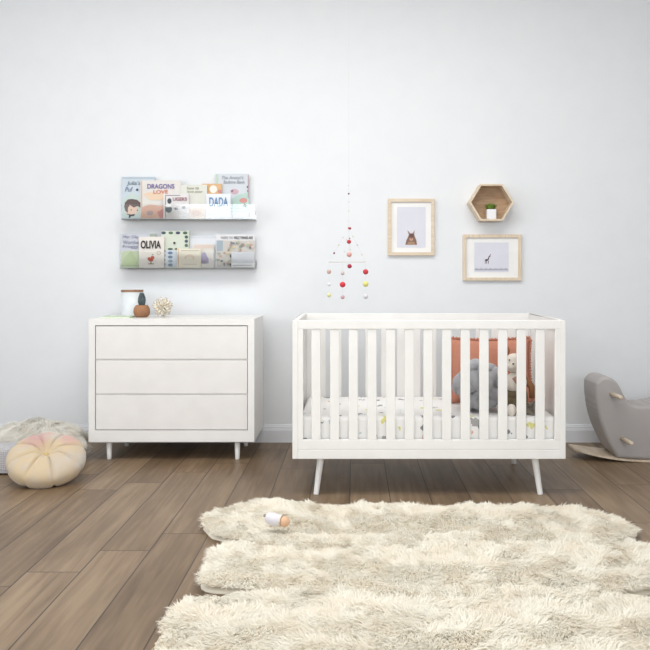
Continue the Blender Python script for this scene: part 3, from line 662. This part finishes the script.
# coral-like sculpture
oY = 4.83; R0 = .066
t = thing('burr_ornament', 'white spiky ball ornament of knobbed twigs on the dresser', 'ornament', (X(162.6, oY), oY, DZ1))
M_cor = mat('bleached_wood', 'F6F2E8', .7, var='EEE2CA', scale=30); M_tip = mat('taupe_knob', 'CFC4B2', .7)
k = MB(); k2 = MB(); c0 = Vector((0, 0, R0)); gold = math.pi*(3-math.sqrt(5)); n_ = 64
k.ball(c0, .022, None, 16)
for i in range(n_):
    zz = 1-2*(i+.5)/n_; r = math.sqrt(1-zz*zz); a = gold*i; dv = Vector((r*math.cos(a), r*math.sin(a), zz)); L_ = R0*(1 if i % 2 else .8)-.006
    k.tube([c0+dv*.012, c0+dv*L_*.6, c0+dv*L_], [.0075, .005, .0062], 8)
    k2.ball(c0+dv*(L_-.001), .0068, None, 10)
k.build('twigs', M_cor, t, smooth=True); k2.build('knobs', M_tip, t, smooth=True)
gY = 4.80
t = thing('notebook', 'thin pale green notebook lying flat on the dresser', 'notebook', (X(119, gY), gY, DZ1), rotz=math.radians(2))
MB().box(-.089, .082, -.07, .07, .001, .0065).build('pages', M_page, t)
k = MB(); k.box(-.09, .085, -.072, .072, 0, .001); k.box(-.09, .085, -.072, .072, .0065, .0078); k.box(.082, .085, -.072, .072, .001, .0065)
k.build('cover', mc('C5DCB8'), t)

# ---------------------------------------------------------------- fur helper
def noise2(x, y, s, seed=0):
    rs = np.random.RandomState(seed); out = np.zeros_like(x)
    for i in range(6):
        a = rs.uniform(0, 2*math.pi); f = s*rs.uniform(.6, 1.6); out += np.sin((x*math.cos(a)+y*math.sin(a))*f+rs.uniform(0, 6.28))
    return out/2.2
def strands(name, P, N, D, length, width, m, parent, seed=0, droop=.35, stand=.6):
    """one mesh of tapered curved strands; P roots, N surface normals, D lay directions"""
    rs = np.random.RandomState(seed); n = len(P)
    side = np.cross(N, D); side /= np.linalg.norm(side, axis=1)[:, None]+1e-9
    ang = rs.uniform(-.45, .45, n)[:, None]; side = side*np.cos(ang)+N*np.sin(ang)
    Lh = length*(rs.uniform(.7, 1.15, n)[:, None]); d0 = N*stand+D*(1-stand)+rs.normal(0, .16, (n, 3)); d0 /= np.linalg.norm(d0, axis=1)[:, None]
    d1 = N*(stand*.35)+D*(1-stand*.5)+np.array([0, 0, -droop])+rs.normal(0, .22, (n, 3)); d1 /= np.linalg.norm(d1, axis=1)[:, None]
    A = P; B = P+d0*Lh*.5; C_ = B+d1*Lh*.5
    B[:, 2] = np.maximum(B[:, 2], .004); C_[:, 2] = np.maximum(C_[:, 2], .003)
    w0 = side*width*.5
    V = np.stack([A-w0, A+w0, B+w0*.85, B-w0*.85, C_], 1).reshape(-1, 3).astype(np.float32)
    base = np.arange(n)*5
    loops = np.stack([base, base+1, base+2, base+3, base+3, base+2, base+4], 1).reshape(-1).astype(np.int32)
    me = bpy.data.meshes.new(name); me.vertices.add(n*5); me.vertices.foreach_set('co', V.ravel()); me.loops.add(n*7); me.loops.foreach_set('vertex_index', loops)
    ls = np.stack([np.arange(n)*7, np.arange(n)*7+4], 1).reshape(-1).astype(np.int32); me.polygons.add(n*2); me.polygons.foreach_set('loop_start', ls)
    me.update(calc_edges=True); me.validate(); me.polygons.foreach_set('use_smooth', [True]*len(me.polygons)); me.materials.append(m)
    o = bpy.data.objects.new(name, me); COL.objects.link(o); o.parent = parent
    return o

# ---------------------------------------------------------------- sheepskin rug
def inside(px, py, poly):
    c = np.zeros(len(px), bool); j = len(poly)-1
    for i in range(len(poly)):
        xi, yi = poly[i]; xj, yj = poly[j]
        hit = ((yi > py) != (yj > py)) & (px < (xj-xi)*(py-yi)/(yj-yi+1e-12)+xi); c ^= hit; j = i
    return c
def W(px, py): Y = YF(py, .035); return (X(px, Y), Y)
edge = [(203, 522), (206, 514), (219, 508), (238, 503), (257, 500), (275, 498), (292, 501), (315, 503), (345, 504), (372, 502), (400, 502), (430, 504), (462, 503), (485, 501), (508, 504), (545, 504), (570, 506), (592, 510), (613, 515), (630, 521), (637, 528), (632, 534), (612, 539), (560, 543), (420, 545), (270, 543), (232, 536), (212, 531)]
pelt1 = [W(*p) for p in edge]
yb = min(p[1] for p in pelt1)
def lobed(xa, xb, yc, hy, seed, n=64):
    rs = np.random.RandomState(seed); ph = rs.uniform(0, 6.28, 4); pts = []
    for i in range(n):
        a = 2*math.pi*i/n; ca, sa = math.cos(a), math.sin(a)
        x = (xa+xb)/2+(xb-xa)/2*np.sign(ca)*abs(ca)**.55; y = yc+hy*np.sign(sa)*abs(sa)**.5
        wv = .014*math.sin(5*a+ph[0])+.01*math.sin(9*a+ph[1]); pts.append((x+wv*ca, y+wv*sa))
    return pts
pelt2 = lobed(X(214, 3.1), X(664, 3.05), 2.93, .30, 2)
pelt3 = lobed(X(180, 2.5)-.02, X(640, 2.5)+.12, 2.37, .30, 4)
rug = thing('sheepskin_rug', 'large cream sheepskin rug of long wavy fur on the floor before the crib', 'rug', (0, 0, 0))
for pi_, pelt in enumerate((pelt1, pelt2, pelt3)):
    # hide: a low mound under the fur
    cx = sum(p[0] for p in pelt)/len(pelt); cyy = sum(p[1] for p in pelt)/len(pelt)
    hb = MB(); rings = [(1, .0), (1, .004), (.97, .010), (.88, .013), (.5, .014), (.02, .014)]; n_ = len(pelt); vs = []; fs = []
    for f, z in rings:
        for p in pelt: vs.append((cx+(p[0]-cx)*f, cyy+(p[1]-cyy)*f, z))
    for r in range(len(rings)-1):
        for i in range(n_): fs.append((r*n_+i, r*n_+(i+1) % n_, (r+1)*n_+(i+1) % n_, (r+1)*n_+i))
    fs += [tuple(range(n_-1, -1, -1)), tuple((len(rings)-1)*n_+i for i in range(n_))]
    MB().add(vs, fs).build('hide', M_furbase, rug, smooth=True)
    rs = np.random.RandomState(20+pi_); xs_ = [p[0] for p in pelt]; ys_ = [p[1] for p in pelt]
    A = (max(xs_)-min(xs_))*(max(ys_)-min(ys_)); n0 = int(A*85000)
    x = rs.uniform(min(xs_), max(xs_), n0); y = rs.uniform(min(ys_), max(ys_), n0); k_ = inside(x, y, pelt); x, y = x[k_], y[k_]
    # lay direction: outward from the centre line, in wavy locks
    ox = (x-cx)/(max(xs_)-min(xs_)); oy = (y-cyy)/(max(ys_)-min(ys_))
    a = np.arctan2(oy*1.4, ox*1.2)+.9*noise2(x, y, 26, 3+pi_)+.5*noise2(x, y, 70, 9+pi_)
    D = np.stack([np.cos(a), np.sin(a), np.zeros_like(a)], 1); N = np.tile(np.array([[0., 0, 1]]), (len(x), 1))
    z = .020+.006*np.tanh(noise2(x, y, 18, 5+pi_))
    lump = 1+.2*noise2(x, y, 45, 12+pi_)
    strands('fur', np.stack([x, y, z], 1), N, D, .036*np.clip(lump, .55, 1.5)[:, None], .0042, M_fur, rug, seed=pi_, stand=.42, droop=.15)

# small rattle doll on the rug
rY = 3.26; rz_ = .085
t = thing('rattle_doll', 'small white knitted rattle with a peach wooden head on the rug', 'toy', (X(276, rY), rY, rz_-.028), rot=(0, math.radians(8), math.radians(-14)))
M_wk = weave_mat('white_knit', 'F6F2F6', 'E8E2EA', 120, bump=.6)
k = MB()
TT = Matrix.Rotation(math.radians(90), 4, 'Y')
k.lathe([(.004, -.052), (.017, -.048), (.024, -.035), (.026, -.015), (.0255, .01), (.022, .018)], (0, 0, .026), 28, T=TT); k.build('body', M_wk, t, smooth=True)
MB().ball((.035, 0, .026), .0225, None, 24).build('head', mat('peach_wood', 'E3BE9F', .5, var='D9AD8A', scale=20), t, smooth=True)
k = MB(); k.tube([(.018+.0*i, .023*math.cos(i*math.pi/10), .026+.023*math.sin(i*math.pi/10)) for i in range(20)], .003, 8, closed=True); k.build('collar', mc('E9DCCB'), t, smooth=True)
MB().ball((-.056, 0, .032), .006, None, 12).build('tail', mc('8E837A'), t, smooth=True)

# ---------------------------------------------------------------- left corner: pouf, fur cushion, round cushion
t = thing('knit_pad', 'low grey knitted floor pad at the left edge behind the round cushion', 'floor pad', (-2.235, 4.405, 0))
mesh_obj('knit_cover', soft_box(.305, .095, 0, .150, .03), M_knit, t)
k = MB()
k.tube([(-.29, -.096, .014), (.285, -.096, .014), (.304, -.08, .014), (.304, .075, .014)], .005, 8); k.build('seam_cord', mc('A9A7A9'), t, smooth=True)
# fur cushion slumped over the pouf's edge
fc = thing('fur_cushion', 'white long-haired fur cushion piled behind the round tie-dye cushion', 'cushion', (-1.885, 4.66, .0))
ra, rb, rc = .225, .12, .092; tilt = math.radians(5); cz = .118
Rt = Matrix.Rotation(tilt, 3, 'Y')
MB().ball((0, 0, cz), (ra, rb, rc), None, 32, R=Rt).build('cushion_body', mat('white_fur_hide', 'E6DFD4', .9), fc, smooth=True)
rs = np.random.RandomState(5); n_ = 34000
d = rs.normal(0, 1, (n_, 3)); d /= np.linalg.norm(d, axis=1)[:, None]
P = d*np.array([ra, rb, rc]); N = d/np.array([ra, rb, rc]); N /= np.linalg.norm(N, axis=1)[:, None]
Rn = np.array(Rt); P = P @ Rn.T+np.array([0, 0, cz]); N = N @ Rn.T
D = np.stack([P[:, 0]*1.5, P[:, 1]*1.2, -.08*np.ones(n_)], 1); D += .25*np.stack([noise2(P[:, 0], P[:, 1], 40, 1), noise2(P[:, 0], P[:, 1], 40, 2), np.zeros(n_)], 1)*.3
D /= np.linalg.norm(D, axis=1)[:, None]
strands('fur', P, N, D, 0.072*np.clip(1+.3*noise2(P[:, 0], P[:, 1], 50, 8), .5, 1.5)[:, None], .0035, fur_mat('white_fur', 'FFFDF8', 'F8F4EC'), fc, seed=4, stand=.62, droop=.25)
# round tufted cushion
cY = 4.19; rr = .205; th = .082
t = thing('round_cushion', 'round tufted velvet cushion tie-dyed yellow and rose, tilted towards the room', 'cushion', (X(46.5, cY), cY, .116), rot=(math.radians(26), 0, math.radians(19)))
def pump(d):
    a = math.atan2(d.y, d.x)+.25; seg = 8; c = abs(math.cos(a*seg/2+.4)); hz = abs(d.z)
    groove = .035*(1-c)**3*(1.2-.4*hz)
    return 1-groove*2+.012*math.sin(3*a+1)
vs = []; fs = []; nu, nv = 160, 48
for j in range(nv+1):
    thv = math.pi*j/nv
    for i in range(nu):
        a = 2*math.pi*i/nu; sc = math.sin(thv); r = rr*(abs(sc)**.8); z = th*math.copysign(abs(math.cos(thv))**.8, math.cos(thv))
        rn = r/rr; dimp = math.exp(-(rn/.22)**2)*.052; z = z-math.copysign(dimp, z) if abs(z) > .001 else z
        c = abs(math.cos(a*4+.5+.15*math.sin(3*a))); gr = (1-c)**5
        z *= 1-.3*gr*min(1, rn*2.5); r *= 1-.03*gr
        wr = .0025*math.sin(31*a+3*math.sin(5*a))*math.exp(-((rn-.35)/.25)**2); z += math.copysign(wr, z)
        vs.append((r*math.cos(a), r*math.sin(a), z))
for j in range(nv):
    for i in range(nu): fs.append((j*nu+i, j*nu+(i+1) % nu, (j+1)*nu+(i+1) % nu, (j+1)*nu+i))
M_tie = tiedye_mat()
MB().add(vs, fs).build('cushion_cover', M_tie, t, smooth=True)
MB().ball((0, 0, th-.046), (.012, .012, .007), None, 16).build('button', mc('C9B078'), t, smooth=True)

# ---------------------------------------------------------------- rocking toy
wY0, wY1 = 4.60, 4.87; wx = X(655, wY0)
t = thing('rocking_animal', 'grey upholstered rocking toy with wooden pegs on a bent wood rocker', 'rocking toy', (wx, (wY0+wY1)/2, 0))
def Lw(px, py): return (X(px, wY0)-wx, Z(py, wY0))
def arc(x): return .046*(x/.42)**2
out = [(597, 379), (601, 375.5), (609, 375.2), (615.5, 379), (620.5, 387), (625, 396), (630, 402.5), (637, 406.2), (650, 406.3), (664, 404), (680, 399), (696, 393.5), (706, 393), (711, 399), (711, 411), (705, 428), (697, 443)]
def smooth_path(P, n=5):
    R = []
    for i in range(len(P)-1):
        a, b, c, d = P[max(i-1, 0)], P[i], P[i+1], P[min(i+2, len(P)-1)]
        for k_ in range(n):
            t_ = k_/n; R.append(tuple(.5*((2*b[q])+(c[q]-a[q])*t_+(2*a[q]-5*b[q]+4*c[q]-d[q])*t_**2+(3*b[q]-a[q]-3*c[q]+d[q])*t_**3) for q in (0, 1)))
    return R+[P[-1]]
out = smooth_path([(613, 450), (606, 436), (600, 419), (596.8, 401), (596.5, 386), (598.5, 381.5), (602.5, 378.2), (609.5, 377.6), (616, 381)]+out[4:])
pts = [Lw(*p) for p in out]
xr = pts[-1][0]; xl = Lw(618, 0)[0]
for i in range(9):
    x = xr-.03+(xl-xr+.03)*i/8; pts.append((x, arc(x)+.013))
k = MB(); n_ = len(pts); yh = (wY1-wY0)/2
k.prism(pts, -yh+.004, yh-.004)
bo = k.build('body', M_grey, t, smooth=True, bevel=.032, seg=6); bo.modifiers['bevel'].angle_limit = math.radians(60)
k = MB(); nb = 40; vs = []; fs = []
for i in range(nb+1):
    x = -.465+.93*i/nb; z = arc(x); e = yh*(1-.55*(abs(x)/.465)**5)
    vs += [(x, -e, z), (x, e, z), (x, e, z+.012), (x, -e, z+.012)]
for i in range(nb):
    for j in range(4): fs.append((4*i+j, 4*i+(j+1) % 4, 4*i+4+(j+1) % 4, 4*i+4+j))
fs += [(0, 1, 2, 3), tuple(4*nb+j for j in (3, 2, 1, 0))]
k.add(vs, fs).build('rocker', M_beech, t, bevel=.001)
for px, py in ((611.5, 394), (622, 438.5)):
    a = Lw(px, py)
    MB().tube([(a[0], -yh-.002+.03, a[1]), (a[0]+.008, -yh-.140, a[1]-.0), (a[0]+.008, -yh-.146, a[1])], [.0125, .0125, .009], 20).build('peg', M_beech, t, smooth=True)
    MB().tube([(a[0], yh-.03, a[1]), (a[0]+.008, yh+.140, a[1]), (a[0]+.008, yh+.146, a[1])], [.0125, .0125, .009], 20).build('peg', M_beech, t, smooth=True)
